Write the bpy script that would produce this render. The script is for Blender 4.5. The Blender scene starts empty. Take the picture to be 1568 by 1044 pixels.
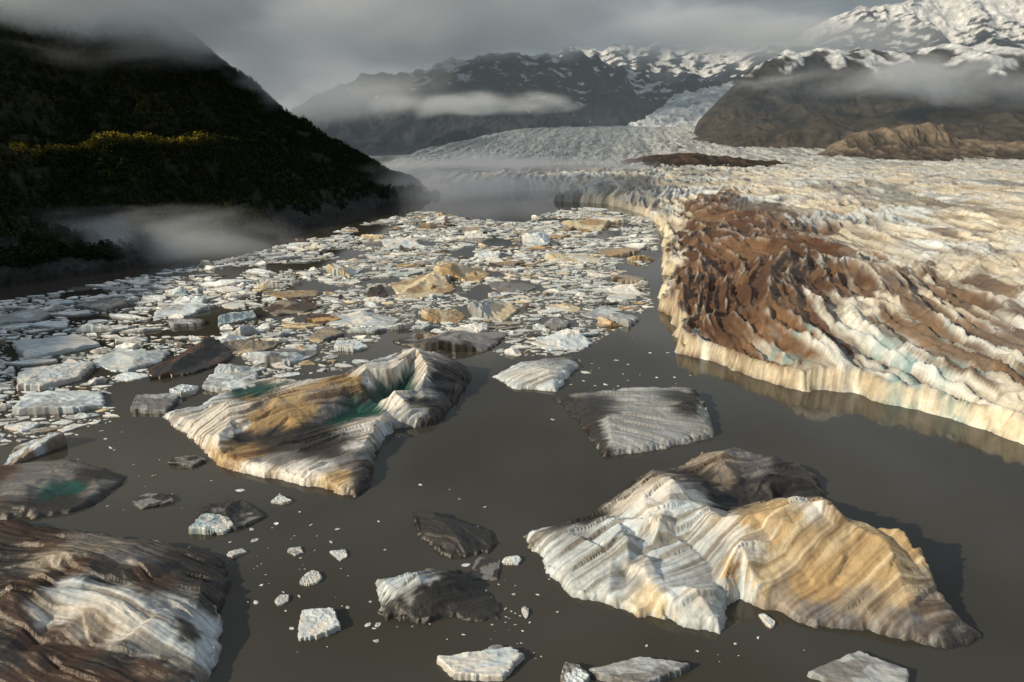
import bpy, math, numpy as np, random
from mathutils import Vector
from mathutils.geometry import delaunay_2d_cdt
rng=np.random.default_rng(7)
# ---------------------------------------------------------------- camera geometry (photo survey helpers)
FP=1045.3; CX=784.; CY=522.; HC=100.
PT=math.atan(307/FP); SP,CP=math.sin(PT),math.cos(PT)
def ray(u,v):
    a=(u-CX)/FP; b=-(v-CY)/FP
    return np.array([a, CP+b*SP, -SP+b*CP])
def G(u,v,h=0.):
    d=ray(u,v); t=(h-HC)/d[2]
    return np.array([d[0]*t,d[1]*t,h])
def P(u,v,Y):
    d=ray(u,v); t=Y/d[1]
    return np.array([d[0]*t,Y,HC+d[2]*t])
# ---------------------------------------------------------------- noise
def _h(ix,iy,s):
    h=(ix.astype(np.int64)*374761393+iy.astype(np.int64)*668265263+s*2147483647*3)&0xFFFFFFFF
    h=((h^(h>>13))*1274126177)&0xFFFFFFFF
    h=((h^(h>>16))*2246822519)&0xFFFFFFFF
    return (h^(h>>15))&0xFFFFFFFF
def pn(x,y,s=0):
    x=np.asarray(x,float)+s*17.31; y=np.asarray(y,float)-s*9.77
    ix=np.floor(x); iy=np.floor(y); fx=x-ix; fy=y-iy
    def g(a,b):
        an=_h(ix+a,iy+b,s)*(2*math.pi/4294967296.)
        return np.cos(an)*(fx-a)+np.sin(an)*(fy-b)
    ux=fx*fx*fx*(fx*(fx*6-15)+10); uy=fy*fy*fy*(fy*(fy*6-15)+10)
    a=g(0,0);b=g(1,0);c=g(0,1);d=g(1,1)
    return ((a+(b-a)*ux)*(1-uy)+(c+(d-c)*ux)*uy)*1.5
def fbm(x,y,o=4,s=0):
    r=0;a=1;t=0
    for i in range(o):
        r=r+a*pn(x*2**i,y*2**i,s+i*3); t+=a; a*=.5
    return r/t*1.4
def ridged(x,y,o=4,s=0):
    r=0;a=1;t=0
    for i in range(o):
        r=r+a*(1-np.minimum(1,np.abs(pn(x*2**i,y*2**i,s+i*5))*2)); t+=a; a*=.5
    return r/t
def ss(x,a=0.,b=1.):
    t=np.clip((x-a)/(b-a),0,1); return t*t*(3-2*t)
def mixc(a,b,t):
    return np.asarray(a)*(1-t[...,None])+np.asarray(b)*t[...,None]
def sdist(x,y,poly):
    """signed distance, positive inside"""
    d=np.full(x.shape,1e9); ins=np.zeros(x.shape,bool); n=len(poly)
    for i in range(n):
        ax,ay=poly[i][:2]; bx,by=poly[(i+1)%n][:2]
        ex,ey=bx-ax,by-ay; L=ex*ex+ey*ey+1e-9
        t=np.clip(((x-ax)*ex+(y-ay)*ey)/L,0,1)
        d=np.minimum(d,(x-ax-t*ex)**2+(y-ay-t*ey)**2)
        if ay!=by:
            c=((ay>y)!=(by>y))&(x<(bx-ax)*(y-ay)/(by-ay)+ax); ins^=c
    d=np.sqrt(d); return np.where(ins,d,-d)
# ---------------------------------------------------------------- mesh
def mesh_obj(name,V,F,mat,col=None,flow=None,smooth=True):
    V=np.asarray(V,np.float32); F=np.asarray(F,np.int32); k=F.shape[1]
    me=bpy.data.meshes.new(name)
    me.vertices.add(len(V)); me.vertices.foreach_set('co',V.ravel())
    me.loops.add(F.size); me.loops.foreach_set('vertex_index',F.ravel())
    me.polygons.add(len(F)); me.polygons.foreach_set('loop_start',np.arange(0,F.size,k,dtype=np.int32))
    me.polygons.foreach_set('loop_total',np.full(len(F),k,np.int32))
    me.polygons.foreach_set('use_smooth',np.full(len(F),smooth))
    if col is not None:
        c=np.ones((len(V),4),np.float32); c[:,:3]=np.clip(col,0,1)
        a=me.attributes.new('Col','FLOAT_COLOR','POINT'); a.data.foreach_set('color',c.ravel())
    if flow is not None:
        a=me.attributes.new('flow','FLOAT_VECTOR','POINT'); a.data.foreach_set('vector',np.asarray(flow,np.float32).ravel())
    me.update(calc_edges=True)
    ob=bpy.data.objects.new(name,me); me.materials.append(mat)
    bpy.context.scene.collection.objects.link(ob); return ob
def gridF(n,m,mask=None):
    i,j=np.meshgrid(np.arange(n-1),np.arange(m-1),indexing='ij')
    a=i*m+j
    F=np.stack([a,a+m,a+m+1,a+1],-1).reshape(-1,4)
    if mask is not None:
        mk=mask.ravel(); F=F[mk[F].any(1)]
    return F
def compact(V,F,*att):
    u=np.unique(F); r=np.zeros(len(V),np.int64); r[u]=np.arange(len(u))
    return (V[u],r[F])+tuple(a[u] for a in att)
# ---------------------------------------------------------------- materials
def nodes(name):
    m=bpy.data.materials.new(name); m.use_nodes=True; nt=m.node_tree; nt.nodes.clear()
    out=nt.nodes.new('ShaderNodeOutputMaterial'); return m,nt,out
def N(nt,t,**k):
    n=nt.nodes.new(t)
    for a,b in k.items(): setattr(n,a,b)
    return n
def attr_mat(name,rough=.5,stripe=.5,fine=1.5,bump=.5,spec=.4,stretch=.08,sfreq=.55,speck=.25,bdist=.3,tint=(.42,.35,.27),dist=.15,f0=.40,f1=.60,patch=None,sb=1.,pmin=.18):
    m,nt,out=nodes(name); L=nt.links.new
    b=N(nt,'ShaderNodeBsdfPrincipled'); b.inputs['Roughness'].default_value=rough
    b.inputs['Specular IOR Level'].default_value=spec
    c=N(nt,'ShaderNodeAttribute',attribute_name='Col'); f=N(nt,'ShaderNodeAttribute',attribute_name='flow')
    geo=N(nt,'ShaderNodeNewGeometry')
    mp=N(nt,'ShaderNodeMapping'); mp.inputs['Scale'].default_value=(sfreq,sfreq*stretch,sfreq*stretch*2)
    L(f.outputs['Vector'],mp.inputs['Vector'])
    n1=N(nt,'ShaderNodeTexNoise'); n1.inputs['Scale'].default_value=1; n1.inputs['Detail'].default_value=6; n1.inputs['Roughness'].default_value=.72; n1.inputs['Distortion'].default_value=dist
    L(mp.outputs[0],n1.inputs['Vector'])
    r1=N(nt,'ShaderNodeMapRange'); r1.inputs['From Min'].default_value=f0; r1.inputs['From Max'].default_value=f1
    r1.inputs['To Min'].default_value=stripe; r1.inputs['To Max'].default_value=0; L(n1.outputs['Fac'],r1.inputs['Value'])
    fac=r1.outputs[0]
    if patch:
        n3=N(nt,'ShaderNodeTexNoise'); n3.inputs['Scale'].default_value=patch; n3.inputs['Detail'].default_value=3; L(geo.outputs['Position'],n3.inputs['Vector'])
        r3=N(nt,'ShaderNodeMapRange'); r3.inputs['From Min'].default_value=.38; r3.inputs['From Max'].default_value=.6; r3.inputs['To Min'].default_value=pmin; L(n3.outputs['Fac'],r3.inputs['Value'])
        m3=N(nt,'ShaderNodeMath',operation='MULTIPLY'); L(fac,m3.inputs[0]); L(r3.outputs[0],m3.inputs[1]); fac=m3.outputs[0]
    n2=N(nt,'ShaderNodeTexNoise'); n2.inputs['Scale'].default_value=fine; n2.inputs['Detail'].default_value=6; n2.inputs['Roughness'].default_value=.7
    L(geo.outputs['Position'],n2.inputs['Vector'])
    r2=N(nt,'ShaderNodeMapRange'); r2.inputs['From Min'].default_value=.35; r2.inputs['From Max'].default_value=.65
    r2.inputs['To Min'].default_value=1-speck; r2.inputs['To Max'].default_value=1+speck*.5; L(n2.outputs['Fac'],r2.inputs['Value'])
    vt=N(nt,'ShaderNodeVectorMath',operation='MULTIPLY'); L(c.outputs['Color'],vt.inputs[0]); vt.inputs[1].default_value=tint
    mx=N(nt,'ShaderNodeMix',data_type='RGBA'); L(fac,mx.inputs['Factor']); L(c.outputs['Color'],mx.inputs['A']); L(vt.outputs[0],mx.inputs['B'])
    vm=N(nt,'ShaderNodeVectorMath',operation='SCALE'); L(mx.outputs['Result'],vm.inputs[0]); L(r2.outputs[0],vm.inputs['Scale'])
    L(vm.outputs[0],b.inputs['Base Color'])
    ad=N(nt,'ShaderNodeMath',operation='MULTIPLY_ADD'); ad.inputs[1].default_value=sb; L(n1.outputs['Fac'],ad.inputs[0]); L(n2.outputs['Fac'],ad.inputs[2])
    bp=N(nt,'ShaderNodeBump'); bp.inputs['Strength'].default_value=bump; bp.inputs['Distance'].default_value=bdist
    L(ad.outputs[0],bp.inputs['Height']); L(bp.outputs[0],b.inputs['Normal'])
    L(b.outputs[0],out.inputs[0]); return m
M_ice=attr_mat('dirty_layered_ice',rough=.32,stripe=.9,fine=.8,bump=.6,bdist=.4,speck=.16,stretch=.012,sfreq=.8,patch=.05,sb=1.1,spec=.5,pmin=.5,f0=.38,f1=.56,dist=.05)
M_brash=attr_mat('brash_ice',rough=.32,stripe=.45,fine=.5,bump=.5,bdist=.4,speck=.15,stretch=.06,sfreq=.4,patch=.05,spec=.5)
M_gl=attr_mat('glacier_ice',rough=.45,stripe=.45,fine=.35,bump=.55,sfreq=.2,stretch=.07,bdist=.7,speck=.18,tint=(.38,.32,.25))
M_rock=attr_mat('mountain_rock',rough=.9,stripe=.5,fine=.02,bump=.6,sfreq=.012,stretch=.3,spec=.1,bdist=12,speck=.5,tint=(.5,.5,.5))
M_for=attr_mat('forest_ground',rough=.95,stripe=.3,fine=.2,bump=.6,sfreq=.05,spec=.05,bdist=2,speck=.5,tint=(.5,.5,.5))
# foliage
mf,nt,out=nodes('foliage'); b=N(nt,'ShaderNodeBsdfDiffuse'); c=N(nt,'ShaderNodeAttribute',attribute_name='Col')
nt.links.new(c.outputs['Color'],b.inputs['Color']); nt.links.new(b.outputs[0],out.inputs[0])
# water
mw,nt,out=nodes('silty_water'); L=nt.links.new
b=N(nt,'ShaderNodeBsdfPrincipled'); b.inputs['Roughness'].default_value=.06; b.inputs['IOR'].default_value=1.36
g=N(nt,'ShaderNodeNewGeometry')
n=N(nt,'ShaderNodeTexNoise'); n.inputs['Scale'].default_value=.012; n.inputs['Detail'].default_value=4; L(g.outputs['Position'],n.inputs['Vector'])
mx=N(nt,'ShaderNodeMix',data_type='RGBA'); mx.inputs['A'].default_value=(.034,.034,.028,1); mx.inputs['B'].default_value=(.070,.063,.050,1)
L(n.outputs['Fac'],mx.inputs['Factor']); L(mx.outputs['Result'],b.inputs['Base Color'])
n=N(nt,'ShaderNodeTexNoise'); n.inputs['Scale'].default_value=.7; n.inputs['Detail'].default_value=5; L(g.outputs['Position'],n.inputs['Vector'])
bp=N(nt,'ShaderNodeBump'); bp.inputs['Strength'].default_value=.2; bp.inputs['Distance'].default_value=.05; L(n.outputs['Fac'],bp.inputs['Height']); L(bp.outputs[0],b.inputs['Normal'])
L(b.outputs[0],out.inputs[0])
mesh_obj('lagoon_water',[(-6000,-3000,0),(6000,-3000,0),(6000,9000,0),(-6000,9000,0)],[(0,1,2,3)],mw)
mesh_obj('ground',[(-30000,-20000,-3),(30000,-20000,-3),(30000,30000,-3),(-30000,30000,-3)],[(0,1,2,3)],M_for,col=np.tile([.05,.05,.04],(4,1)),flow=np.zeros((4,3)))
# ---------------------------------------------------------------- palette
PAL=dict(W=(.66,.74,.79),C=(.72,.61,.41),T=(.43,.30,.155),G=(.22,.215,.215),D=(.045,.042,.040),B=(.095,.058,.038),
 L=(.50,.62,.66),Q=(.015,.085,.070),S=(.42,.45,.47),M=(.34,.29,.23),O=(.52,.34,.15),K=(.83,.82,.78))
PAL={k:np.array(v) for k,v in PAL.items()}
# ---------------------------------------------------------------- hero icebergs
def berg(name,outline,inner,strat,seed=0,edgew=.8,res=.45,amp=.7,fold=1.2,blend=.35,per=3.,smear=3.,nf=60,fj=.8,led=.7):
    pts=[];hs=[];cs=[]
    for (u,v,hr,he,c) in outline:
        p=G(u,v,hr); pts.append(p[:2]); hs.append(he); cs.append(PAL[c])
    no=len(pts)
    for (u,v,h,c) in inner:
        p=G(u,v,h); pts.append(p[:2]); hs.append(h); cs.append(PAL[c])
    pts=np.array(pts); hs=np.array(hs,float); cs=np.array(cs)
    poly=pts[:no]
    def tri(pp):
        vo,_,fo,_,_,_=delaunay_2d_cdt([Vector(p) for p in pp],[(i,(i+1)%no) for i in range(no)],[],0,1e-5)
        vo=np.array([list(p) for p in vo]); return vo,fo,[int(np.argmin(((pp-p)**2).sum(1))) for p in vo]
    def bary(wx,wy,TT,pp,vals,pw):
        vo,fo,idx=TT
        R=np.zeros(wx.shape+(vals.shape[1],)); got=np.zeros(wx.shape,bool)
        for f in fo:
            A,B,Cc=[vo[i] for i in f]; I=[idx[i] for i in f]
            dt=(B[1]-Cc[1])*(A[0]-Cc[0])+(Cc[0]-B[0])*(A[1]-Cc[1])
            if abs(dt)<1e-9: continue
            l1=((B[1]-Cc[1])*(wx-Cc[0])+(Cc[0]-B[0])*(wy-Cc[1]))/dt
            l2=((Cc[1]-A[1])*(wx-Cc[0])+(A[0]-Cc[0])*(wy-Cc[1]))/dt
            l3=1-l1-l2; ins=(l1>=-1e-3)&(l2>=-1e-3)&(l3>=-1e-3)&~got
            w=np.stack([l1,l2,l3],-1)[ins].clip(0,1)**pw; w/=w.sum(-1,keepdims=True)
            R[ins]=w@vals[I]; got|=ins
        mi=~got
        if mi.any():
            q=np.stack([wx[mi],wy[mi]],-1); dd=((q[:,None]-pp[None])**2).sum(-1)+1e-6; w=1/dd**2; w/=w.sum(1,keepdims=True)
            R[mi]=w@vals
        return R
    T1=tri(pts); r=np.random.default_rng(seed+500)
    lo=poly.min(0)-3; hi=poly.max(0)+3
    # extra fracture points give crisp planar facets
    qx=r.uniform(lo[0],hi[0],nf*4); qy=r.uniform(lo[1],hi[1],nf*4); ok=sdist(qx,qy,poly)>2.; qx=qx[ok][:nf]; qy=qy[ok][:nf]
    qh=bary(qx,qy,T1,pts,hs[:,None],1.)[:,0]; qh=qh+r.normal(0,1,len(qh))*fj*np.clip(qh/6,.1,1.2)
    keep=np.ones(len(qx),bool)
    for i in range(len(qx)):
        if ((pts-np.array([qx[i],qy[i]]))**2).sum(1).min()<4.: keep[i]=False
    P2=np.concatenate([pts,np.stack([qx,qy],-1)[keep]]); H2=np.concatenate([hs,qh[keep]]); T2=tri(P2)
    nx=int((hi[0]-lo[0])/res)+2; ny=int((hi[1]-lo[1])/res)+2
    X,Y=np.meshgrid(np.linspace(lo[0],hi[0],nx),np.linspace(lo[1],hi[1],ny),indexing='ij')
    a=G(*strat[0])-G(*strat[1]); a=a[:2]/np.linalg.norm(a[:2]); pr=np.array([-a[1],a[0]])
    s=X*pr[0]+Y*pr[1]; t=X*a[0]+Y*a[1]
    wx=X+fbm(X/5,Y/5,4,seed+1)*.5; wy=Y+fbm(X/5,Y/5,4,seed+2)*.5
    H=bary(wx,wy,T2,P2,H2[:,None],1.)[...,0]
    k1=fbm(s/1.5,t/14,4,seed+30)*smear; k2=fbm(X/2.,Y/2.,4,seed+31)*smear*.35
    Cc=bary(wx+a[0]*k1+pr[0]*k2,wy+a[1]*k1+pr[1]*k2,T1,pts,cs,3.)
    d=sdist(X,Y,poly)+fbm(X/6,Y/6,4,seed+5)*1.6+(ridged(X/3,Y/3,2,seed+6)-.5)*.6+.3
    s2=s+fbm(X/35,Y/35,2,seed+8)*fold+H*.3
    st=fbm(s2/per,t/150,4,seed+20)
    # layer ledges: tilted strata break off in steps
    x1=s2/6.5+fbm(X/25,Y/25,2,seed+90)*.5; saw=x1-np.floor(x1); x2=s2/2.3+fbm(X/12,Y/12,2,seed+91)*.4; saw2=x2-np.floor(x2)
    lm=ss(fbm(X/14,Y/14,2,seed+92),-.25,.15)
    rel=st*amp*.8+fbm(X/2.5,Y/2.5,4,seed+11)*amp*.3+(ridged(X/9,Y/9,3,seed+13)-.5)*amp*.6+((saw-.5)*1.5+(saw2-.5)*.5)*led*lm
    Hc=H*(.65+.35*ss(d,0,3.))+rel*np.clip(H/4,.1,1)
    Z=Hc*ss(d,-.1,edgew)+ (-1.8)*(1-ss(d,-1.5,.1))
    Z=np.where(d>0,np.maximum(Z,.1),Z)
    pm=ss(fbm(X/18,Y/18,2,seed+60),-.4,.1)
    k=ss(-st,.0,.18)*blend*(.4+.6*pm)
    Cc=mixc(Cc,Cc*np.array([.42,.34,.26]),k)*(1+.12*fbm(X/12,Y/12,3,seed+21))[...,None]
    wm=ss(Cc[...,0]-Cc[...,2],.12,.28)*ss(fbm(s2/4.5,t/150,3,seed+70),-.05,.12); Cc=mixc(Cc,(.50,.345,.165),wm*.8)
    wet=1-ss(Z,.0,.6); Cc=Cc*(1-.4*wet[...,None])
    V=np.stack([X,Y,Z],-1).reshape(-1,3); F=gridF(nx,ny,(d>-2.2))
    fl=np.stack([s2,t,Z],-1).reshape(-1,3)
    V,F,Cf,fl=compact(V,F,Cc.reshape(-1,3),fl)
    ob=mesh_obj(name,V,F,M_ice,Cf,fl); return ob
# big right berg
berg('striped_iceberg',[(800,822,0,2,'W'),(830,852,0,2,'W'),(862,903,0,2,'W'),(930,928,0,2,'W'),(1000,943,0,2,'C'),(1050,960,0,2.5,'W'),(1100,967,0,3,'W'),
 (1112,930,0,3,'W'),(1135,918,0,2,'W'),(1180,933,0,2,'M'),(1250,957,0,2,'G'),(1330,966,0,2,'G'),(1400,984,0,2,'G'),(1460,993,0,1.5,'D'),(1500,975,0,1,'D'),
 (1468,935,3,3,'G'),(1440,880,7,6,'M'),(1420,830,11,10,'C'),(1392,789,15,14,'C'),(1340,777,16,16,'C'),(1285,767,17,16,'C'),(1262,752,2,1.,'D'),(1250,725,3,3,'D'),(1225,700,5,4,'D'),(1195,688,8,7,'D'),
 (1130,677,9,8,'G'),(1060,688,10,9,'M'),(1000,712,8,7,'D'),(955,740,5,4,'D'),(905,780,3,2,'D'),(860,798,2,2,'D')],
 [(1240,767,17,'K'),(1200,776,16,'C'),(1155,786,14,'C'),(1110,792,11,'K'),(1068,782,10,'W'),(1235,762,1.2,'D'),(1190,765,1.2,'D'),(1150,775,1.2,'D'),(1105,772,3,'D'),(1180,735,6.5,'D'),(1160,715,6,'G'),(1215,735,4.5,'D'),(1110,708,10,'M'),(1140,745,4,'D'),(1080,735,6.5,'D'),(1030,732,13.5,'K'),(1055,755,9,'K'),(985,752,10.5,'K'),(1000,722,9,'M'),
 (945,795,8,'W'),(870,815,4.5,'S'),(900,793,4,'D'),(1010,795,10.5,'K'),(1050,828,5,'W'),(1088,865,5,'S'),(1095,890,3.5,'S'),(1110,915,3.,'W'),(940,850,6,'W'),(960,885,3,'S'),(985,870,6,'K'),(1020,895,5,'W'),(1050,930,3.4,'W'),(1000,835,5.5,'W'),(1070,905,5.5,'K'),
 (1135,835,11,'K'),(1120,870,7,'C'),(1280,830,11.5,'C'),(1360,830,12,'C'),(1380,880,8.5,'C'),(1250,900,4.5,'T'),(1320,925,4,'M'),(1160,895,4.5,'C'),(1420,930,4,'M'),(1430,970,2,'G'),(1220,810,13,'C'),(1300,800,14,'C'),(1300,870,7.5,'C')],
 [(1150,900,5),(1390,812,9)],seed=11,res=.32,amp=.4,blend=.8,per=2.2,nf=70,fj=1.0)
# centre-left berg
berg('layered_iceberg',[(250,637,0,2,'W'),(300,675,0,2,'K'),(338,714,0,3,'C'),(400,729,0,3,'K'),(450,738,0,3,'K'),(510,751,0,3,'C'),(545,760,0,2,'G'),(566,743,0,3,'D'),(570,705,0,3,'G'),(588,668,0,3,'W'),
 (610,656,0,3,'S'),(665,651,0,3,'D'),(690,620,0,3,'D'),(722,575,0,3,'D'),(700,553,4,3,'D'),(668,545,6,5,'D'),(652,529,15,14,'K'),(625,528,15,14,'K'),(590,541,13,12,'W'),(540,562,9,7,'G'),(480,577,5,4,'K'),(430,575,3,3,'K'),(370,578,3,3,'W'),(325,605,2,2,'W'),(300,622,2,2,'W')],
 [(638,533,15,'K'),(655,560,12,'K'),(668,578,7,'D'),(645,598,7.5,'S'),(605,599,9,'K'),(560,563,13.5,'K'),(600,565,12,'K'),(545,580,10.5,'T'),(510,580,9,'T'),(560,602,6,'D'),(575,620,.9,'Q'),(520,642,.9,'Q'),(612,606,.9,'Q'),(545,632,.9,'Q'),(565,632,.9,'Q'),(595,618,.9,'Q'),(590,610,.9,'Q'),(630,614,5,'D'),(680,575,7,'D'),(670,620,4,'D'),(630,632,5,'S'),
 (350,615,9,'K'),(352,650,6,'K'),(368,622,5,'O'),(400,610,8.5,'M'),(430,606,9,'C'),(500,598,9,'M'),(365,672,1.5,'D'),(470,660,1.5,'D'),(420,668,1.2,'D'),(410,645,5,'T'),(450,640,5,'O'),(510,622,5,'G'),(420,700,4,'G'),(578,645,6,'K'),(500,690,5,'D'),(560,680,5,'K'),(440,685,4,'D'),(540,700,4,'G'),(485,720,4,'K'),(430,720,3.5,'K'),(300,645,4,'K'),(335,665,6.5,'K'),(345,695,4,'O'),(400,598,.9,'Q'),(370,600,.9,'Q'),(435,592,.9,'Q'),(470,583,6,'K')],
 [(420,700,4),(580,655,5)],seed=31,res=.32,amp=.4,blend=.85,per=2.2,nf=45,fj=.7,smear=1.8)
berg('grey_iceberg',[(848,607,0,1.5,'D'),(885,645,0,1.5,'D'),(925,698,0,2,'D'),(1000,690,0,2,'S'),(1092,668,0,2.5,'S'),(1084,640,1,3,'S'),(1068,592,4,4,'D'),(1040,587,5,4.5,'S'),(950,592,4,4,'S'),(885,600,3,3,'G')],
 [(900,618,4,'D'),(908,640,3,'D'),(930,640,5.5,'S'),(938,675,3.3,'S'),(1000,625,5,'S'),(1050,618,6,'D'),(1065,610,4,'D'),(1000,655,3.5,'S'),(1040,655,3,'S'),(960,683,2.5,'S')],[(920,640,4),(1060,650,4)],seed=41,res=.38,amp=.3,blend=.3,smear=1.5,nf=16,fj=.5)
berg('white_iceberg',[(755,577,0,1,'W'),(790,595,0,1.5,'W'),(850,599,0,2,'W'),(868,580,0,2,'W'),(885,560,0,2,'S'),(875,545,2,2,'G'),(830,547,3,3,'S'),(795,553,3,3,'W')],
 [(800,575,3,'K'),(840,565,4.5,'K'),(860,560,3.5,'S')],[(780,580,2),(870,560,2)],seed=51,amp=.4,blend=.3,nf=16,fj=.6)
berg('debris_iceberg',[(-160,800,0,3,'B'),(0,795,2,3,'B'),(60,797,3,3,'B'),(150,812,3,3,'G'),(250,826,3,3,'G'),(322,842,2,2,'D'),(350,880,0,2,'D'),(338,930,0,2,'D'),(332,985,0,2,'W'),(318,1050,0,2,'S'),(280,1110,0,2,'B'),(100,1180,0,2,'B'),(-160,1150,0,2,'B')],
 [(60,835,5,'B'),(100,845,8.5,'M'),(110,865,6,'B'),(170,875,6,'D'),(200,850,6,'G'),(280,860,4,'D'),(310,880,3,'D'),(230,890,5,'B'),(90,905,7,'W'),(75,945,5,'K'),(180,920,8,'K'),(200,965,5.5,'K'),(260,930,6,'S'),(290,965,5,'D'),(300,1010,3,'W'),(250,990,4.5,'W'),(30,900,7,'B'),(0,870,6,'D'),(35,960,6,'B'),(0,1000,5,'D'),(60,985,4,'B'),(120,1000,4,'B'),(180,1005,4.5,'D'),(230,1020,4.5,'B'),(60,1040,4,'B'),(180,1050,4,'B'),(290,1040,3,'D')],
 [(80,930,5),(300,1010,3)],seed=61,res=.24,amp=.4,blend=.85,per=1.7,smear=2.4,nf=60,fj=.9)
berg('pond_iceberg',[(-60,705,0,1.5,'G'),(0,712,1,1,'B'),(60,703,1,1,'G'),(110,702,1,1,'G'),(195,730,0,1,'D'),(170,755,0,1,'D'),(130,780,0,1.5,'D'),(60,792,0,1.5,'D'),(-60,795,0,1.5,'B')],
 [(40,740,3,'G'),(90,722,3,'G'),(140,728,2.5,'D'),(85,755,.6,'Q'),(120,752,.6,'Q'),(105,745,.6,'Q'),(100,765,1,'D'),(150,745,2,'G'),(40,775,2.5,'D')],[(0,740,2),(150,730,2)],seed=71,amp=.4,blend=.3,nf=20,smear=1.5)
berg('dark_iceberg',[(635,785,0,1,'D'),(645,825,0,1,'D'),(690,855,0,1,'D'),(735,850,0,1,'D'),(762,835,0,1,'D'),(745,810,1,1,'D'),(700,790,2,1.5,'D'),(660,779,2,1.5,'D')],
 [(680,800,3.2,'D'),(700,825,3,'D'),(665,795,3,'D')],[(650,790,2),(740,830,2)],seed=81,res=.25,amp=.4,blend=.2,edgew=.5,nf=14,fj=.8)
berg('dark_iceberg',[(572,887,0,1,'S'),(590,950,0,1.5,'D'),(640,950,0,1.5,'D'),(700,945,0,1,'D'),(765,948,0,.6,'D'),(755,915,0,.6,'D'),(715,880,1,2,'D'),(660,862,3,2.5,'G'),(610,880,2,2,'W')],
 [(640,880,5.5,'W'),(690,885,4,'D'),(620,905,4,'S'),(650,905,4,'D'),(610,925,3,'D'),(670,925,2.5,'D'),(720,925,1,'D'),(600,900,3,'W')],[(600,920,2),(690,880,3)],seed=91,res=.22,amp=.5,blend=.3,edgew=.5,nf=20,fj=.9)
# ---------------------------------------------------------------- generic ice chunk
def chunk(x,y,a,b,h,c1,c2,rot=0,nr=6,na=20,seed=None,rough=1.,flat=False):
    r=np.random.default_rng(seed)
    th=np.linspace(0,2*math.pi,na,endpoint=False)
    k=r.integers(4,8); ca=np.sort((np.arange(k)+r.uniform(-.38,.38,k))/k*2*math.pi); cr=r.uniform(.6,1.15,k)
    px=np.cos(ca)*cr; py=np.sin(ca)*cr
    R=np.full(na,.5)
    for i in range(k):
        ax,ay=px[i],py[i]; bx,by=px[(i+1)%k],py[(i+1)%k]
        dx,dy=np.cos(th),np.sin(th); den=dx*(by-ay)-dy*(bx-ax)
        with np.errstate(all='ignore'):
            tt=(ax*(by-ay)-ay*(bx-ax))/den; q=(ax*dy-ay*dx)/den
        ok=(tt>0)&(q>=-1e-6)&(q<=1+1e-6); R=np.where(ok,tt,R)
    R=R*(1+r.uniform(-.05,.05,na))
    rr=np.concatenate([np.linspace(0,.95,nr),[1.0,1.03]])
    X=np.outer(rr,R*np.cos(th)); Y=np.outer(rr,R*np.sin(th))
    npl=r.integers(2,6); Z=np.full(X.shape,1.)
    for i in range(npl):
        an=r.uniform(0,2*math.pi); sl=r.uniform(.1,.5) if flat else r.uniform(.5,1.8); o=r.uniform(.6,1) if flat else r.uniform(.35,.9)
        Z=np.minimum(Z,o+sl*(X*math.cos(an)+Y*math.sin(an)))
    Z=np.maximum(Z,.14)
    if nr>3:
        sd=int(r.integers(0,900)); sc=r.uniform(1.5,3)
        Z=Z*(1+.35*rough*(ridged(X*sc,Y*sc,3,sd)-.5))+rough*.10*fbm(X*4,Y*4,2,sd+3)
        t=ss(fbm(X*1.3,Y*1.3,3,sd+7)*1.3+r.uniform(-.3,.3),-.12,.12)
    else:
        Z=Z*r.uniform(.85,1.15,Z.shape); t=np.full(X.shape,r.uniform(0,1))
    Z=np.maximum(Z,.1)*h
    Z[-2]=Z[-2]*.85; Z[-1]=-.4
    C=mixc(c1,c2,t)*r.uniform(.85,1.1)
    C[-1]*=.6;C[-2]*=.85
    X=X*a;Y=Y*b; cr_,sr=math.cos(rot),math.sin(rot)
    XX=X*cr_-Y*sr+x; YY=X*sr+Y*cr_+y
    fa=r.uniform(0,math.pi); s=XX*math.cos(fa)+YY*math.sin(fa)+Z*.8; tt=-XX*math.sin(fa)+YY*math.cos(fa)
    n=len(rr); V=np.stack([XX,YY,Z],-1).reshape(-1,3)
    i,j=np.meshgrid(np.arange(n-1),np.arange(na),indexing='ij')
    F=np.stack([i*na+j,(i+1)*na+j,(i+1)*na+(j+1)%na,i*na+(j+1)%na],-1).reshape(-1,4)
    return V,F,C.reshape(-1,3),np.stack([s,tt,Z],-1).reshape(-1,3)
class Acc:
    def __init__(s): s.V=[];s.F=[];s.C=[];s.L=[];s.n=0
    def add(s,t):
        V,F,C,L=t; s.V.append(V);s.F.append(F+s.n);s.C.append(C);s.L.append(L);s.n+=len(V)
    def build(s,name,mat,smooth=False): return mesh_obj(name,np.concatenate(s.V),np.concatenate(s.F),mat,np.concatenate(s.C),np.concatenate(s.L),smooth)
taken=[]
hero=[[(250,637),(338,714),(545,760),(570,705),(610,656),(690,640),(722,575),(640,545),(480,577),(325,600)],
 [(848,607),(925,698),(1092,668),(1068,592)],[(755,577),(790,595),(850,599),(885,560),(875,545),(795,553)],
 [(800,822),(862,903),(1100,967),(1500,990),(1420,830),(1262,756),(1195,688),(1060,688),(905,780)],[(-60,800),(350,860),(330,1044),(-60,1044)],[(0,700),(195,730),(130,780),(0,790)],
 [(572,887),(590,950),(765,948),(715,880),(640,862)],[(635,785),(690,855),(762,835),(700,790)]]
hero=[[G(*q)[:2] for q in p] for p in hero]
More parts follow.
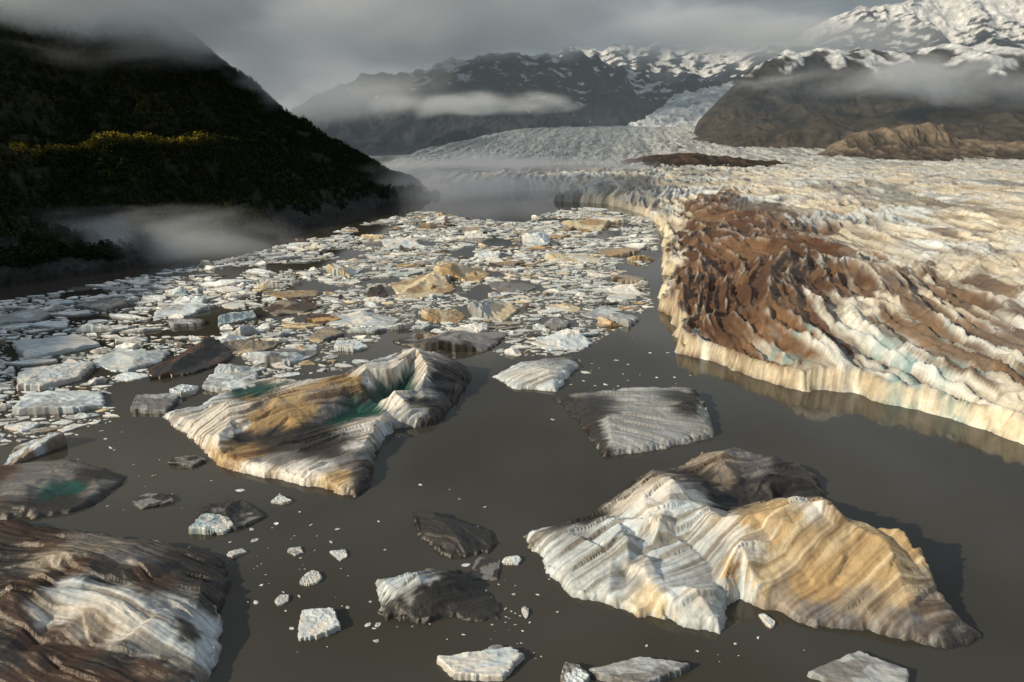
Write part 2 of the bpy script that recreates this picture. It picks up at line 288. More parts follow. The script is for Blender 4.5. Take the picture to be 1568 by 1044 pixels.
MID=[(0,170,508,553,3,'W','K'),(150,268,525,572,4,'W','K'),(30,140,555,602,3,'K','W'),(28,178,597,638,3,'S','W'),(0,72,473,502,2.5,'W','S'),(195,278,600,636,2.5,'S','G'),
 (250,350,522,584,7,'D','B'),(0,78,655,727,4,'W','M'),(228,322,460,490,4,'S','W'),(130,200,455,480,3,'S','G'),(335,392,468,498,7,'W','L'),(262,300,590,612,3,'K','W'),
 (610,792,500,543,6,'G','D'),(890,987,464,499,5,'W','S'),(820,907,507,541,4,'W','K'),(705,792,444,499,9,'C','S'),(640,712,468,498,5,'C','T'),(505,622,474,502,5,'K','W'),
 (590,702,422,460,6,'T','C'),(665,760,400,434,8,'T','C'),(740,820,428,448,4,'M','G'),(575,658,358,384,7,'W','K'),(802,850,358,381,7,'K','W'),(862,955,328,358,8,'C','T'),(840,915,385,404,5,'K','C'),
 (720,775,378,402,6,'W','K'),(505,560,402,424,5,'C','W'),(830,880,486,506,3,'S','G'),(880,970,328,345,6,'K','C'),(915,990,375,392,4,'M','T'),(920,995,418,436,3,'M','B'),(700,760,345,358,6,'M','S'),
 (635,690,510,524,3,'B','M'),(400,500,456,484,4,'B','M'),(350,430,512,545,5,'C','M'),(470,540,500,522,3,'M','G'),(400,500,525,560,4,'W','G'),(505,560,520,540,3,'K','W'),
 (300,400,570,605,2.5,'S','W'),(200,266,755,780,1.5,'D','G'),(260,312,696,718,1.5,'G','D'),(298,395,755,815,5,'D','G'),(300,365,786,824,1.8,'K','L'),(448,522,928,980,1.2,'K','W'),
 (668,802,985,1050,1.8,'W','K'),(853,912,1014,1060,2,'W','G'),(912,1075,1002,1060,2.2,'G','S'),(1238,1405,986,1075,1.8,'G','S'),(728,795,985,1012,1,'G','S'),(462,492,872,900,1,'K','W'),(412,445,758,775,1,'K','W'),
 (505,535,840,858,.8,'K','W'),(766,805,848,868,.8,'K','W'),(1163,1187,940,962,1,'K','W'),(345,375,842,854,.7,'K','W'),(435,470,836,852,.7,'K','S'),(420,445,912,926,.8,'K','W'),(798,812,925,950,.8,'K','W'),(715,775,855,892,.5,'D','G'),
 (710,745,415,428,4,'O','T'),(640,675,425,452,5,'O','M'),(560,600,440,456,4,'D','B'),(460,520,480,497,3,'O','B'),(760,800,395,408,4,'M','O')]
for i,(u0,u1,v0,v1,h,a,b_) in enumerate(MID):
    hb=h*.55
    f_=G((u0+u1)/2,v1); bk=G((u0+u1)/2,v0,hb); dep=max(2.0,(bk[1]-f_[1])/2)
    cy=(bk[1]+f_[1])/2; ww=(G(u1,(v0+v1)/2)-G(u0,(v0+v1)/2))[0]/2; cx=(f_[0]+bk[0])/2
    dep=min(dep,ww*1.6)
    t=chunk(cx,cy,ww*1.08,dep*1.12,h*1.15,PAL[a],PAL[b_],nr=18 if ww>2 else 6,na=72 if ww>2 else 20,seed=1000+i,rough=.8,flat=h<3.1)
    mesh_obj('iceberg' if ww>3 else 'growler_ice',*t[:2],M_brash,t[2],t[3],False)
    taken.append((cx,cy,max(ww,dep)*.9))
# ---------------------------------------------------------------- ice field
reg=[G(*q)[:2] for q in [(-500,520),(0,462),(130,440),(330,400),(480,365),(560,342),(650,322),(740,338),(800,340),(850,322),(900,318),(1000,335),(1005,380),(985,420),(1000,465),(960,500),(905,525),(880,545),(740,545),(600,560),(400,580),(250,610),(180,645),(90,662),(0,685),(-500,760)]]
reg=np.array(reg)
cell={}; CS=25
def near(x,y,r,f=.95):
    cx,cy=int(x//CS),int(y//CS); k=int(math.ceil((r+20)/CS))
    for i in range(cx-k,cx+k+1):
        for j in range(cy-k,cy+k+1):
            for (a,b,c) in cell.get((i,j),()):
                if (a-x)**2+((b-y)*1.5)**2<((c+r)*f)**2: return True
    return False
def put(x,y,r): cell.setdefault((int(x//CS),int(y//CS)),[]).append((x,y,r))
for t in taken: put(*t)
acc=Acc(); rr=random.Random(3)
lo=reg.min(0);hi=reg.max(0)
plans=[(30,11,16),(230,6.5,11),(1100,3.6,6.5),(1900,1.9,3.6),(2500,1.0,1.9),(4500,.45,1.0)]
for cnt,r0,r1 in plans:
    M=cnt*5
    X=rng.uniform(lo[0],hi[0],M*3); Y=lo[1]+(hi[1]-lo[1])*rng.uniform(0,1,M*3)**(1.25 if r0>3 else 1.6)
    sd=sdist(X,Y,reg); dens=fbm(X/70,Y/70,3,77)
    hd=np.max([sdist(X,Y,np.array(p)) for p in hero],0)
    sel=np.where((sd>r0*.3)&(dens>-.25)&(hd<-r1))[0]
    c=0
    for i in sel:
        if c>=cnt: break
        x,y=X[i],Y[i]; r=rr.uniform(r0,r1)
        if near(x,y,r,.93): continue
        put(x,y,r); c+=1
        warm=ss(np.array((x+260+ .12*(y-300))/220.)).item()
        q=rr.random()
        if r<2.2: a,b_=('K','W') if q<.85 else ('S','M')
        elif q<.64-.26*warm: a,b_='W','K'
        elif q<.74-.1*warm: a,b_='S','W'
        elif q<.80: a,b_='L','K'
        elif q<.91: a,b_=rr.choice([('C','K'),('C','T'),('M','S'),('C','K')]) if warm>.3 else ('S','K')
        elif q<.96: a,b_=('M','T') if rr.random()<warm else ('S','G')
        else: a,b_=('B','D') if r<9 else ('M','G')
        nr,na=(12,44) if r>6.5 else ((7,24) if r>3 else (3,9))
        el=rr.uniform(.36,.72); fl_=rr.random()<.6; h=r*(rr.uniform(.12,.25) if fl_ else rr.uniform(.35,.65))
        br=1.12 if warm<.5 else 1.  # left floes lightened in colour, in place of more sky light
        acc.add(chunk(x,y,r*1.25,r*el*1.1,max(.35,min(h,6)),PAL[a]*br,PAL[b_]*br,rot=rr.uniform(-.45,.45),nr=nr,na=na,seed=rr.randrange(10**8),flat=fl_))
# sparse brash in the open foreground
for (u,v,su,sv,n) in [(430,860,60,60,45),(740,900,60,50,55),(60,690,60,40,30),(560,950,80,50,14),(900,560,60,30,40),(230,730,60,40,12),(1200,1000,120,20,10),(640,760,90,40,8),(790,960,30,30,20),(960,575,60,20,10)]:
    for _ in range(n):
        p=G(rr.gauss(u,su),rr.gauss(v,sv)); r=rr.uniform(.15,.3)*(1+3*rr.random()**4)*p[1]/150
        if sdist(np.array([p[0]]),np.array([p[1]]),reg)[0]>0 or max(sdist(np.array([p[0]]),np.array([p[1]]),np.array(q))[0] for q in hero)>-1: continue
        if near(p[0],p[1],r): continue
        acc.add(chunk(p[0],p[1],r*1.3,r*rr.uniform(.5,1),r*.35,PAL['K'],PAL['W'],rot=rr.uniform(-1,1),nr=3,na=9,seed=rr.randrange(10**8)))
acc.build('floating_brash_ice',M_brash)
# ---------------------------------------------------------------- glacier
marg=[(1400,-100,0),(520,120,0),G(1700,735),G(1568,673),G(1500,657),G(1400,628),G(1300,606),G(1215,592),G(1130,570),G(1060,548),G(1028,525),G(1040,500),G(1010,472),G(1022,430),G(1015,400),G(1020,372),G(1012,345),G(985,328),G(930,312),G(850,308),G(880,297),G(830,291),G(760,294),G(690,290),G(640,284),
 P(590,262,1900),P(560,245,2400),P(640,236,3300),P(730,222,4000),P(790,205,4700),P(880,196,5200),P(960,192,5600),(1900,7000,0),(2500,9000,0),(5500,9000,0),(5500,-100,0)]
marg=np.array([m[:2] for m in marg])
nt_,nr_=1150,1100
th=np.radians(np.linspace(-22,62,nt_)); rad=np.exp(np.linspace(math.log(205),math.log(7600),nr_))
TH,RD=np.meshgrid(th,rad,indexing='ij'); X=RD*np.sin(TH); Y=RD*np.cos(TH)
d0=sdist(X,Y,marg)
d=d0+fbm(X/22,Y/22,4,3)*7*ss(1500-Y,0,700)+fbm(X/5,Y/5,3,4)*1.2
fd=np.array([.14,1.]);fd/=np.linalg.norm(fd)
p=X*fd[0]+Y*fd[1]; q=X*fd[1]-Y*fd[0]
q=q-28*np.exp(-np.maximum(d0,0)/70)*ss(900-Y,0,400)   # streamlines squeeze towards the calving front
q2=q+fbm(X/150,Y/150,2,6)*20+fbm(X/45,Y/45,2,16)*2.; p2=p+fbm(X/60,Y/60,3,9)*12
base=9*ss(d,0,3.)+20*(1-np.exp(-np.maximum(d,0)/45))+ss(Y,2300,5200)*165*ss(2800-X,0,1200)+fbm(X/260,Y/260,2,12)*7*ss(d,20,200)
r1=ridged(q2/14,p2/110,2,21); r2=ridged(q2/5.5,p2/34,3,25); r3=ridged(X/14,Y/14,2,28); fn=fbm(X/3.,Y/3.,3,33); r4=ridged(q2/60,p2/400,2,44)
front=(1-ss(d,15,90))*ss(900-Y,0,300)
lodf=1/(1+RD/2500)
# transverse crevasses cut across the flow
cv=ss(np.abs(pn(p2/17,q2/55,38)),.0,.10)
rel=(r1-.6)*7.5+(r2-.6)*2.2*lodf+(r3-.6)*(.4+2.*front)+fn*.2+(r4-.6)*9-(1-cv)*1.6*ss(1400-Y,0,600)
Z=base+rel*ss(d,0,9)
Z=np.where(d>0,np.maximum(Z,.3),-2+2*ss(d,-3,0))
def inpoly(pts,h=18): return sdist(X,Y,np.array([G(u,v,h)[:2] for u,v in pts]))
dm=inpoly([(1045,318),(1110,312),(1190,340),(1280,395),(1320,450),(1270,500),(1240,545),(1130,550),(1050,540),(1020,505),(1008,460),(1012,420),(1030,370)],9)
dm2=inpoly([(1170,320),(1300,372),(1450,440),(1700,540),(1700,620),(1480,550),(1350,495),(1240,440)],18)
sn=fbm(q2/9,p2/80,4,51); cl=fbm(X/40,Y/40,4,52)
dirt=ss(dm+(sn*38+cl*16),-8,10)
dirt2=ss(dm2+(sn*55+cl*8),-2,14)*.85
vein=ss(sn+.3*cl,.24,.42)*.5*ss(2000-Y,0,1200)
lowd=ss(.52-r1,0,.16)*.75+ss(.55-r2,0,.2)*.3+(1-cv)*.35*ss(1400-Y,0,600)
ice=mixc((.80,.74,.61),(.74,.80,.82),ss(fbm(X/140,Y/140,3,60),-.3,.4))
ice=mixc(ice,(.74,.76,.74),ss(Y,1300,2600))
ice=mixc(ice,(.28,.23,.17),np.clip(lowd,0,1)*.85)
blue=ss(.55-r3,0,.2)*front*ss(cl,-.1,.25)
ice=mixc(ice,(.16,.33,.36),blue*.8)
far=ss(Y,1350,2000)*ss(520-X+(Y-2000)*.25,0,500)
ice=mixc(ice,(.22,.27,.30),far*.8)  # left tongue dimmed blue-grey in colour for mist and missing sun
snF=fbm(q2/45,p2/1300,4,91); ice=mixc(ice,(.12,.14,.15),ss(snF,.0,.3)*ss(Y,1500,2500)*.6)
top=ss(r1*.6+r2*.4,.66,.8)
D=np.clip(np.maximum(np.maximum(dirt,dirt2),vein)-top*.6*(1-dirt*.3),0,1)
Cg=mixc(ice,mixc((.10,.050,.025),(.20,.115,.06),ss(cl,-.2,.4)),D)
cf=(1-ss(d,1.5,4))*ss(d,0,1); Cg=mixc(Cg,(.80,.71,.52),cf*.7*(1-.35*ss(cl,0,.4))*(1-.6*dirt*ss(-sn,-.1,.2)))
dl=ss(fbm(q2/70,p2/900,3,71),.18,.34)*ss(Y,400,900)*.6; Cg=mixc(Cg,(.12,.12,.12),dl*ss(2500-Y,-200,800))
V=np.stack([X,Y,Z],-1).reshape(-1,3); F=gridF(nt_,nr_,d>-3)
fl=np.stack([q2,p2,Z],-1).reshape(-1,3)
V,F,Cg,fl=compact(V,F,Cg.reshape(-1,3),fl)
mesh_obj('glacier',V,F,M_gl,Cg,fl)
# ---------------------------------------------------------------- lofted terrain
def cr_interp(Pt,t):
    n=len(Pt); x=t*(n-1); i=np.clip(np.floor(x).astype(int),0,n-2); f=(x-i)[:,None,None]
    p0=Pt[np.clip(i-1,0,n-1)];p1=Pt[i];p2=Pt[i+1];p3=Pt[np.clip(i+2,0,n-1)]
    return .5*((2*p1)+(-p0+p2)*f+(2*p0-5*p1+4*p2-p3)*f*f+(-p0+3*p1-3*p2+p3)*f**3)
def loft(rows,nu,nv):
    A=np.array(rows,float)
    A=cr_interp(A,np.linspace(0,1,nv))
    return cr_interp(A.transpose(1,0,2),np.linspace(0,1,nu))
def terrain(name,rows,nu,nv,mat,colf,amp,sc,seed,lock=.12,asp=2.5):
    A=loft(rows,nu,nv); X,Y,Z=A[...,0].copy(),A[...,1].copy(),A[...,2].copy()
    t=np.linspace(0,1,nv)[None,:]*np.ones((nu,1))
    w=ss(t,0,lock)
    n=(ridged(X/sc,(Y+Z*1.2)/(sc*asp),5,seed)-.5)+.6*fbm(X/sc*.6,Y/sc*.6,4,seed+4)
    Z=Z+n*amp*w; Y=Y-n*amp*.5*w
    C=colf(X,Y,Z,t,n)
    V=np.stack([X,Y,Z],-1).reshape(-1,3)
    fl=np.stack([X,Y,Z],-1).reshape(-1,3)
    ob=mesh_obj(name,V,gridF(nu,nv),mat,C.reshape(-1,3),fl)
    return ob,np.stack([X,Y,Z],-1)
Pw=lambda *a: np.array(a,float)
rows=[  # first two columns lie out of view, raised to shade the lagoon
 [Pw(-470,-300,-2),Pw(-440,200,-2),G(0,446,-2),G(200,416,-2),G(400,371,-2),G(560,327,-2),G(675,301,-2)],
 [Pw(-500,-300,30),Pw(-470,210,18),P(0,405,490),P(195,385,570),P(395,345,740),P(560,308,1030),P(672,296,1305)],
 [Pw(-600,-300,140),Pw(-560,240,110),P(0,310,590),P(200,300,690),P(370,290,850),P(530,272,1100),P(655,290,1320)],
 [Pw(-700,-300,220),Pw(-650,260,165),P(0,232,650),P(200,222,770),P(335,222,900),P(500,240,1150),P(640,286,1335)],
 [Pw(-740,-300,240),Pw(-700,280,185),P(0,232,700),P(200,222,820),P(335,205,960),P(490,226,1180),P(630,282,1350)],
 [Pw(-850,-300,310),Pw(-820,300,265),P(0,130,820),P(160,120,930),P(310,130,1060),P(440,190,1220),P(590,264,1370)],
 [Pw(-1000,-300,400),Pw(-980,330,340),P(0,10,980),P(200,22,1080),P(285,52,1130),P(400,152,1260),P(540,240,1390)],
 [Pw(-1200,-300,300),Pw(-1200,400,250),Pw(-900,1150,230),Pw(-760,1300,180),Pw(-700,1400,150),Pw(-650,1500,100),Pw(-500,1500,20)],
 [Pw(-1700,-300,0),Pw(-1700,500,0),Pw(-1500,1400,0),Pw(-1300,1700,0),Pw(-1100,1800,0),Pw(-900,1850,0),Pw(-600,1700,-5)]]
def cfor(X,Y,Z,t,n):
    c=mixc((.018,.025,.014),(.034,.036,.022),ss(fbm(X/60,Y/60,4,5),-.3,.3))
    rock=ss(26-Z+fbm(X/20,Z/12,3,8)*20,-8,8); c=mixc(c,(.055,.055,.054),rock)
    streak=ss(fbm(X/35,Z/200+Y/35,4,9),.33,.5)*.5; return mixc(c,(.07,.07,.065),streak*ss(Z,30,90))
_,T=terrain('forested_mountain',rows,420,300,M_for,cfor,16,60,101,lock=.06)
nu,nv=T.shape[:2]; NT=30000
ui=rng.uniform(nu*.18,nu-4,NT*2); vi=rng.uniform(0,1,NT*2)**.9*(nv*.80)
i0=ui.astype(int); j0=vi.astype(int); fu=(ui-i0)[:,None]; fv=(vi-j0)[:,None]
Q=(T[i0,j0]*(1-fu)+T[i0+1,j0]*fu)*(1-fv)+(T[i0,j0+1]*(1-fu)+T[i0+1,j0+1]*fu)*fv
dn=fbm(Q[:,0]/45,Q[:,1]/45,3,88)
ok=(Q[:,2]>14+dn*16)&(dn>-.38); Q=Q[ok][:NT]; dn=dn[ok][:NT]; vi=vi[ok][:NT]; n=len(Q)
K=22; hgt=rng.uniform(4,9,n)
crest_sun=np.exp(-((vi-nv*3/8+1)/(nv*.014))**2)*ss(345-(Q[:,0]/Q[:,1]*FP+CX),-20,40)  # sunlit treeline along the spur, put into the tree colour
uz=rng.uniform(.12,1,(n,K)); an=rng.uniform(0,2*math.pi,(n,K)); rad_=np.sqrt(rng.uniform(.15,1,(n,K)))*(np.sin(np.clip(uz*1.05,0,1)*math.pi)**.6*.30+.02)
cx=Q[:,None,0]+np.cos(an)*rad_*hgt[:,None]; cy=Q[:,None,1]+np.sin(an)*rad_*hgt[:,None]; cz=Q[:,None,2]-.5+uz*hgt[:,None]
cen=np.stack([cx,cy,cz],-1)
sz=hgt[:,None,None,None]*.19
tri=rng.normal(0,1,(n,K,3,3)); tri/=np.linalg.norm(tri,axis=-1,keepdims=True)
VV=(cen[:,:,None,:]+tri*sz).reshape(-1,3)
cb=mixc((.014,.022,.010),(.028,.038,.015),rng.uniform(0,1,n)); cb=mixc(cb,(.05,.042,.014),(rng.uniform(0,1,n)<.08)*.8)
cb=mixc(cb,(.38,.30,.05),np.clip(crest_sun*rng.uniform(.1,1.2,n),0,1))
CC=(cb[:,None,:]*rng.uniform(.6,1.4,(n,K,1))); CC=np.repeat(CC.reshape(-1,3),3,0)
tr=np.zeros((n,3,3)); tr[:,0]=Q+[.3,0,-.5]; tr[:,1]=Q+[-.3,0,-.5]; tr[:,2]=Q; tr[:,2,2]+=hgt*.8
VV=np.concatenate([VV,tr.reshape(-1,3)]); CC=np.concatenate([CC,np.tile([.03,.025,.02],(n*3,1))])
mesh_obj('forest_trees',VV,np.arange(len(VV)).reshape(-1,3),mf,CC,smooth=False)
# right mountain
def cbrown(X,Y,Z,t,n):
    c=mixc((.018,.022,.027),(.050,.048,.046),ss(fbm(X/300,Z/90,4,15)+n*.6,-.4,.4))  # rock darkened in colour, standing in for cloud shadow
    c=mixc(c,(.10,.078,.052),ss(240-Z+fbm(X/200,Y/200,3,17)*150,-60,80)*.5)
    return mixc(c,(.62,.65,.68),ss(Z+fbm(X/200,Y/200,4,18)*260+n*260,600,690))
terrain('brown_mountain',[
 [P(1035,222,3300),P(1090,238,3200),P(1160,240,3100),P(1300,240,3000),P(1450,240,3000),P(1600,240,3000),P(2000,240,2900),P(2600,240,2800)],
 [P(1045,214,3700),P(1090,212,3600),P(1160,205,3500),P(1280,195,3500),P(1440,185,3500),P(1580,175,3500),P(2000,160,3300),P(2600,160,3200)],
 [P(1060,203,4100),P(1095,178,4100),P(1150,150,4100),P(1260,140,4100),P(1420,130,4100),P(1580,120,4100),P(2000,100,3900),P(2600,100,3800)],
 [P(1075,193,4500),P(1108,158,4500),P(1165,108,4600),P(1240,82,4700),P(1400,78,4800),P(1580,70,4800),P(2000,40,4500),P(2600,20,4300)],
 [P(1090,215,5000),P(1150,215,5000),P(1230,190,5100),P(1300,150,5200),P(1400,120,5300),P(1600,110,5300),P(2000,100,5000),P(2600,100,5000)]],
 560,260,M_rock,cbrown,85,420,201)
def cmor(X,Y,Z,t,n):
    return mixc((.06,.05,.04),(.20,.16,.115),ss(n+ss(t,.2,.5)*.4,-.1,.6))
terrain('moraine_ridge',[
 [P(1230,243,2750),P(1300,244,2650),P(1380,245,2600),P(1480,246,2550),P(1580,248,2500),P(2000,250,2400),P(2600,250,2300)],
 [P(1250,238,2900),P(1310,228,2850),P(1380,222,2850),P(1460,225,2850),P(1580,230,2800),P(2000,230,2700),P(2600,230,2600)],
 [P(1262,233,3000),P(1300,208,3000),P(1370,197,3000),P(1440,194,3000),P(1490,216,3000),P(2000,212,2900),P(2600,212,2800)],
 [P(1270,236,3200),P(1310,220,3300),P(1370,212,3300),P(1440,210,3300),P(1490,218,3300),P(2000,215,3200),P(2600,215,3000)]],420,120,M_rock,cmor,26,70,231,asp=6)
terrain('moraine_mound',[
 [P(930,253,2250),P(1000,258,2050),P(1090,260,2000),P(1180,255,2100),P(1210,250,2200)],
 [P(945,249,2300),P(1000,239,2300),P(1080,237,2300),P(1160,246,2300),P(1200,249,2350)],
 [P(950,252,2500),P(1000,252,2600),P(1080,252,2600),P(1160,252,2600),P(1200,252,2600)]],200,90,M_rock,lambda X,Y,Z,t,n: mixc((.03,.024,.02),(.10,.065,.045),ss(n,-.3,.4)),10,60,251)
def csnow(lo_,hi_,k=1.,sc=(.58,.62,.68)):  # dark rock and default grey snow carry cloud shade in their colour
    def f(X,Y,Z,t,n):
        rock=mixc((.010,.016,.026),(.030,.036,.048),ss(fbm(X/240,Z/120,4,25),-.4,.4))
        s=ss(Z+fbm(X/130,Y/130+Z/70,5,28)*520*k-(n)*420,lo_,hi_); return mixc(rock,sc,s)
    return f
terrain('snowy_mountain',[
 [P(380,246,4200),P(470,240,4300),P(600,238,4400),P(700,232,4600),P(800,222,4900),P(900,212,5200),P(1000,205,5400),P(1090,205,5600),P(1200,205,5800)],
 [P(400,215,4700),P(480,208,4800),P(600,200,5100),P(700,195,5300),P(800,185,5500),P(900,178,5700),P(990,178,5900),P(1060,185,6100),P(1200,180,6200)],
 [P(420,190,5300),P(500,170,5400),P(600,150,5700),P(700,140,5900),P(800,135,6100),P(890,135,6300),P(980,150,6500),P(1040,165,6700),P(1200,150,6800)],
 [P(440,180,6000),P(520,140,6100),P(600,118,6400),P(690,96,6500),P(760,93,6700),P(860,92,6900),P(930,100,7000),P(1050,125,7100),P(1200,110,7200)],
 [P(440,230,7000),P(520,220,7000),P(600,210,7200),P(690,200,7300),P(760,190,7500),P(860,190,7600),P(950,190,7800),P(1080,190,7900),P(1200,190,8000)]],
 620,280,M_rock,csnow(760,850),120,480,301)
def icef(X,Y,Z,t,n): return mixc((.35,.40,.45),(.70,.74,.77),ss(n,-.4,.3))
terrain('icefall',[
 [P(930,212,5000),P(1000,212,5000),P(1070,215,4900),P(1150,215,4900)],
 [P(960,192,5600),P(1010,190,5600),P(1060,190,5500),P(1120,190,5400)],
 [P(1010,165,6300),P(1050,158,6200),P(1090,152,6200),P(1130,150,6200)],
 [P(1040,135,7200),P(1080,130,7200),P(1120,125,7200),P(1180,120,7200)]],200,160,M_rock,icef,45,160,331)
terrain('snowy_mountain',[
 [P(820,150,8000),P(950,150,8000),P(1100,150,7600),P(1200,150,7000),P(1300,150,6600),P(1420,150,6400),P(1580,150,6200),P(2000,150,6000),P(2600,150,6000)],
 [P(820,110,8500),P(950,110,8500),P(1100,110,8200),P(1200,100,7600),P(1300,80,7300),P(1420,75,7100),P(1580,70,7000),P(2000,50,6800),P(2600,50,6800)],
 [P(820,90,9000),P(950,72,9000),P(1100,70,8800),P(1200,62,8300),P(1300,25,8000),P(1400,8,7800),P(1580,-10,7800),P(2000,-60,7600),P(2600,-60,7600)],
 [P(820,170,9900),P(950,170,9900),P(1100,170,9900),P(1200,170,9500),P(1300,150,9300),P(1420,150,9000),P(1580,150,9000),P(2000,150,9000),P(2600,150,9000)]],
 560,240,M_rock,csnow(1020,1120,1.,(.76,.77,.78)),150,560,351)
# ---------------------------------------------------------------- clouds & mist (real volumes)
def vol_mat(name,dens,sc,thr,soft=.3,col=(.92,.95,1),emi=.14,ecol=(.56,.64,.68),det=4,zs=2.6,fall=.55):
    m,nt,out=nodes(name); L=nt.links.new
    tc=N(nt,'ShaderNodeTexCoord')
    ln=N(nt,'ShaderNodeVectorMath',operation='LENGTH'); L(tc.outputs['Object'],ln.inputs[0])
    fo=N(nt,'ShaderNodeMapRange',interpolation_type='SMOOTHSTEP'); fo.inputs['From Min'].default_value=1; fo.inputs['From Max'].default_value=0; L(ln.outputs['Value'],fo.inputs['Value'])
    geo=N(nt,'ShaderNodeNewGeometry'); mp=N(nt,'ShaderNodeMapping'); mp.inputs['Scale'].default_value=(1,1,zs); L(geo.outputs['Position'],mp.inputs['Vector'])
    no=N(nt,'ShaderNodeTexNoise'); no.inputs['Scale'].default_value=sc; no.inputs['Detail'].default_value=det; no.inputs['Roughness'].default_value=.55; no.inputs['Distortion'].default_value=.6; L(mp.outputs[0],no.inputs['Vector'])
    ad=N(nt,'ShaderNodeMath',operation='MULTIPLY_ADD'); ad.inputs[1].default_value=fall; L(fo.outputs[0],ad.inputs[0]); L(no.outputs['Fac'],ad.inputs[2])
    mr=N(nt,'ShaderNodeMapRange',interpolation_type='SMOOTHSTEP'); mr.inputs['From Min'].default_value=thr; mr.inputs['From Max'].default_value=thr+soft; L(ad.outputs[0],mr.inputs['Value'])
    mu=N(nt,'ShaderNodeMath',operation='MULTIPLY'); L(mr.outputs[0],mu.inputs[0]); L(fo.outputs[0],mu.inputs[1])
    md=N(nt,'ShaderNodeMath',operation='MULTIPLY'); md.inputs[1].default_value=dens; L(mu.outputs[0],md.inputs[0])
    pv=N(nt,'ShaderNodeVolumePrincipled'); pv.inputs['Color'].default_value=(*col,1); pv.inputs['Anisotropy'].default_value=.0
    L(md.outputs[0],pv.inputs['Density'])
    me_=N(nt,'ShaderNodeMath',operation='MULTIPLY'); me_.inputs[1].default_value=emi; L(md.outputs[0],me_.inputs[0])  # glow stands in for light scattered repeatedly inside the cloud
    L(me_.outputs[0],pv.inputs['Emission Strength']); pv.inputs['Emission Color'].default_value=(*ecol,1)
    L(pv.outputs[0],out.inputs['Volume']); return m
import bmesh
def cloud(name,c,s,mat,rot=0):
    me=bpy.data.meshes.new(name); bm=bmesh.new(); bmesh.ops.create_icosphere(bm,subdivisions=3,radius=1.0); bm.to_mesh(me); bm.free()
    me.materials.append(mat); ob=bpy.data.objects.new(name,me); ob.location=tuple(c); ob.scale=s; ob.rotation_euler=(0,0,rot)
    bpy.context.scene.collection.objects.link(ob); return ob
v_near=vol_mat('cloud_near',.026,.0055,.55,ecol=(.58,.65,.66))
v_mid=vol_mat('cloud_mid',.0042,.0022,.56,soft=.35)
v_soft=vol_mat('cloud_soft',.0030,.0014,.58,soft=.45)
v_band=vol_mat('cloud_band',.0050,.0022,.78,soft=.28)
v_deck=vol_mat('cloud_deck',.0060,.0009,.60)
v_mist=vol_mat('mist_thin',.0110,.005,.60,soft=.45,emi=.17,ecol=(.68,.66,.62))
v_msl=vol_mat('mist_slope',.012,.012,.72,soft=.35)
cloud('cloud_bank',P(90,-25,1000),(560,360,150),v_near)
cloud('cloud_bank',P(360,40,1600),(560,420,280),v_mid)
cloud('cloud_bank',P(470,140,3300),(1000,700,330),v_soft)
cloud('cloud_bank',P(720,158,4700),(1500,600,200),v_band)
cloud('cloud_deck',P(600,0,6000),(3300,1900,850),v_deck)
cloud('cloud_deck',P(1060,50,7000),(1900,900,420),v_mid)
cloud('cloud_bank',P(1380,125,3500),(1700,450,270),v_band)
cloud('cloud_bank',P(1230,62,5700),(1700,600,330),v_mid)
cloud('cloud_bank',P(1300,-60,6000),(2800,900,520),v_mid)
cloud('mist',P(640,290,1300),(520,360,70),v_mist)
cloud('mist',P(760,262,1900),(720,420,80),v_mist)
cloud('mist',P(250,365,580),(250,90,60),v_msl)
cloud('mist',P(400,110,1200),(230,160,110),v_msl)
mh,nt,out=nodes('valley_haze'); pv=N(nt,'ShaderNodeVolumePrincipled'); pv.inputs['Density'].default_value=.00004; pv.inputs['Color'].default_value=(.75,.88,1,1)
pv.inputs['Emission Strength'].default_value=.00004*.12; pv.inputs['Emission Color'].default_value=(.5,.68,.85,1); nt.links.new(pv.outputs[0],out.inputs['Volume'])  # faint glow added to the haze
cloud('valley_haze',(300,6500,100),(9000,4700,1500),mh)
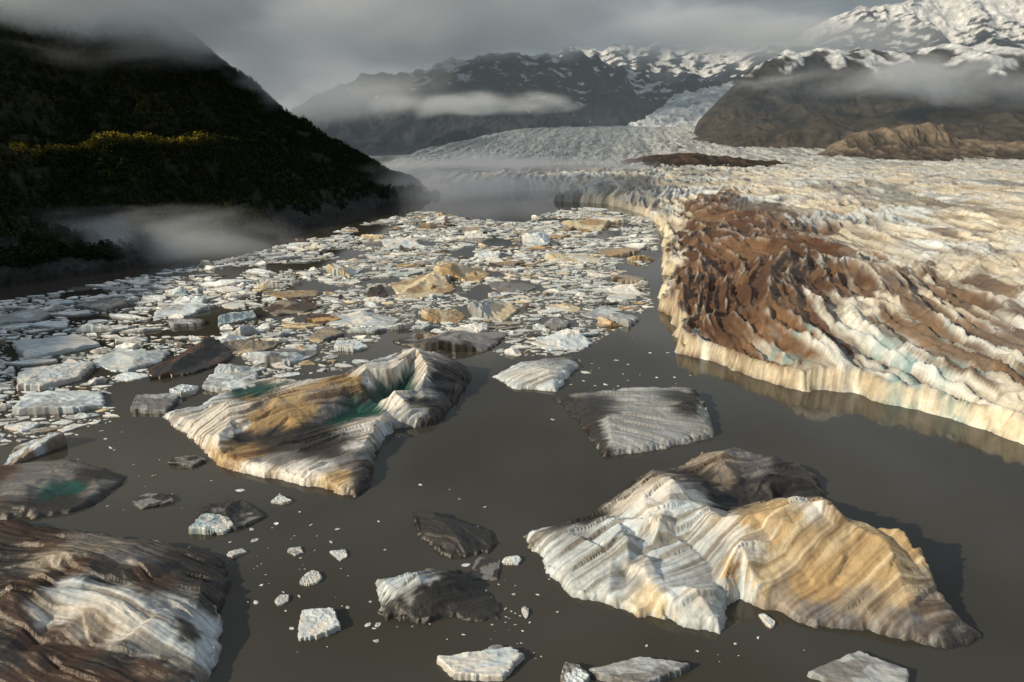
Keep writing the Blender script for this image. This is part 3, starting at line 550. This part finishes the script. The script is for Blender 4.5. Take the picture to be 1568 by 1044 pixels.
# ---------------------------------------------------------------- world & sun
SE=math.radians(24); az=np.array([.88,.46]); az/=np.linalg.norm(az)   # light travels toward +x,+y
sd=Vector((az[0]*math.cos(SE),az[1]*math.cos(SE),-math.sin(SE)))
l=bpy.data.lights.new('sun','SUN'); l.energy=4.7; l.angle=math.radians(.6); l.color=(1,.85,.62)
o=bpy.data.objects.new('sun',l); o.rotation_euler=sd.to_track_quat('-Z','Y').to_euler(); bpy.context.scene.collection.objects.link(o)
w=bpy.data.worlds.new('World'); bpy.context.scene.world=w; w.use_nodes=True; nt=w.node_tree; nt.nodes.clear(); L=nt.links.new
out=N(nt,'ShaderNodeOutputWorld'); sky=N(nt,'ShaderNodeTexSky',sky_type='NISHITA'); sky.sun_disc=False; sky.sun_elevation=SE; sky.sun_rotation=math.atan2(-az[0],-az[1])
b1=N(nt,'ShaderNodeBackground'); b1.inputs[1].default_value=.07; L(sky.outputs[0],b1.inputs[0])
tc=N(nt,'ShaderNodeTexCoord'); sx=N(nt,'ShaderNodeSeparateXYZ'); L(tc.outputs['Generated'],sx.inputs[0])
mp=N(nt,'ShaderNodeMapping'); mp.inputs['Scale'].default_value=(1,1,4); L(tc.outputs['Generated'],mp.inputs[0])
no=N(nt,'ShaderNodeTexNoise'); no.inputs['Scale'].default_value=2.6; no.inputs['Detail'].default_value=6; no.inputs['Roughness'].default_value=.55; no.inputs['Distortion'].default_value=.5; L(mp.outputs[0],no.inputs['Vector'])
cr=N(nt,'ShaderNodeValToRGB'); cr.color_ramp.elements[0].position=.35; cr.color_ramp.elements[0].color=(.10,.112,.12,1); cr.color_ramp.elements[1].position=.68; cr.color_ramp.elements[1].color=(.31,.34,.36,1); L(no.outputs['Fac'],cr.inputs[0])
mr=N(nt,'ShaderNodeMapRange'); mr.inputs['From Min'].default_value=.2; mr.inputs['From Max'].default_value=.7; mr.inputs['To Min'].default_value=1; mr.inputs['To Max'].default_value=2.3; L(sx.outputs['Z'],mr.inputs['Value'])
b2=N(nt,'ShaderNodeBackground'); L(cr.outputs[0],b2.inputs[0]); L(mr.outputs[0],b2.inputs[1])
ms=N(nt,'ShaderNodeMixShader'); ms.inputs[0].default_value=.8; L(b1.outputs[0],ms.inputs[1]); L(b2.outputs[0],ms.inputs[2]); L(ms.outputs[0],out.inputs[0])
# ---------------------------------------------------------------- camera
cd=bpy.data.cameras.new('camera'); cd.lens=24; cd.sensor_width=36; cd.clip_end=60000; cd.clip_start=1
co=bpy.data.objects.new('camera',cd); co.location=(0,0,HC); co.rotation_euler=(math.pi/2-PT,0,0); bpy.context.scene.collection.objects.link(co)
sc=bpy.context.scene; sc.camera=co; sc.view_settings.view_transform='Standard'; sc.view_settings.look='None'; sc.view_settings.exposure=0
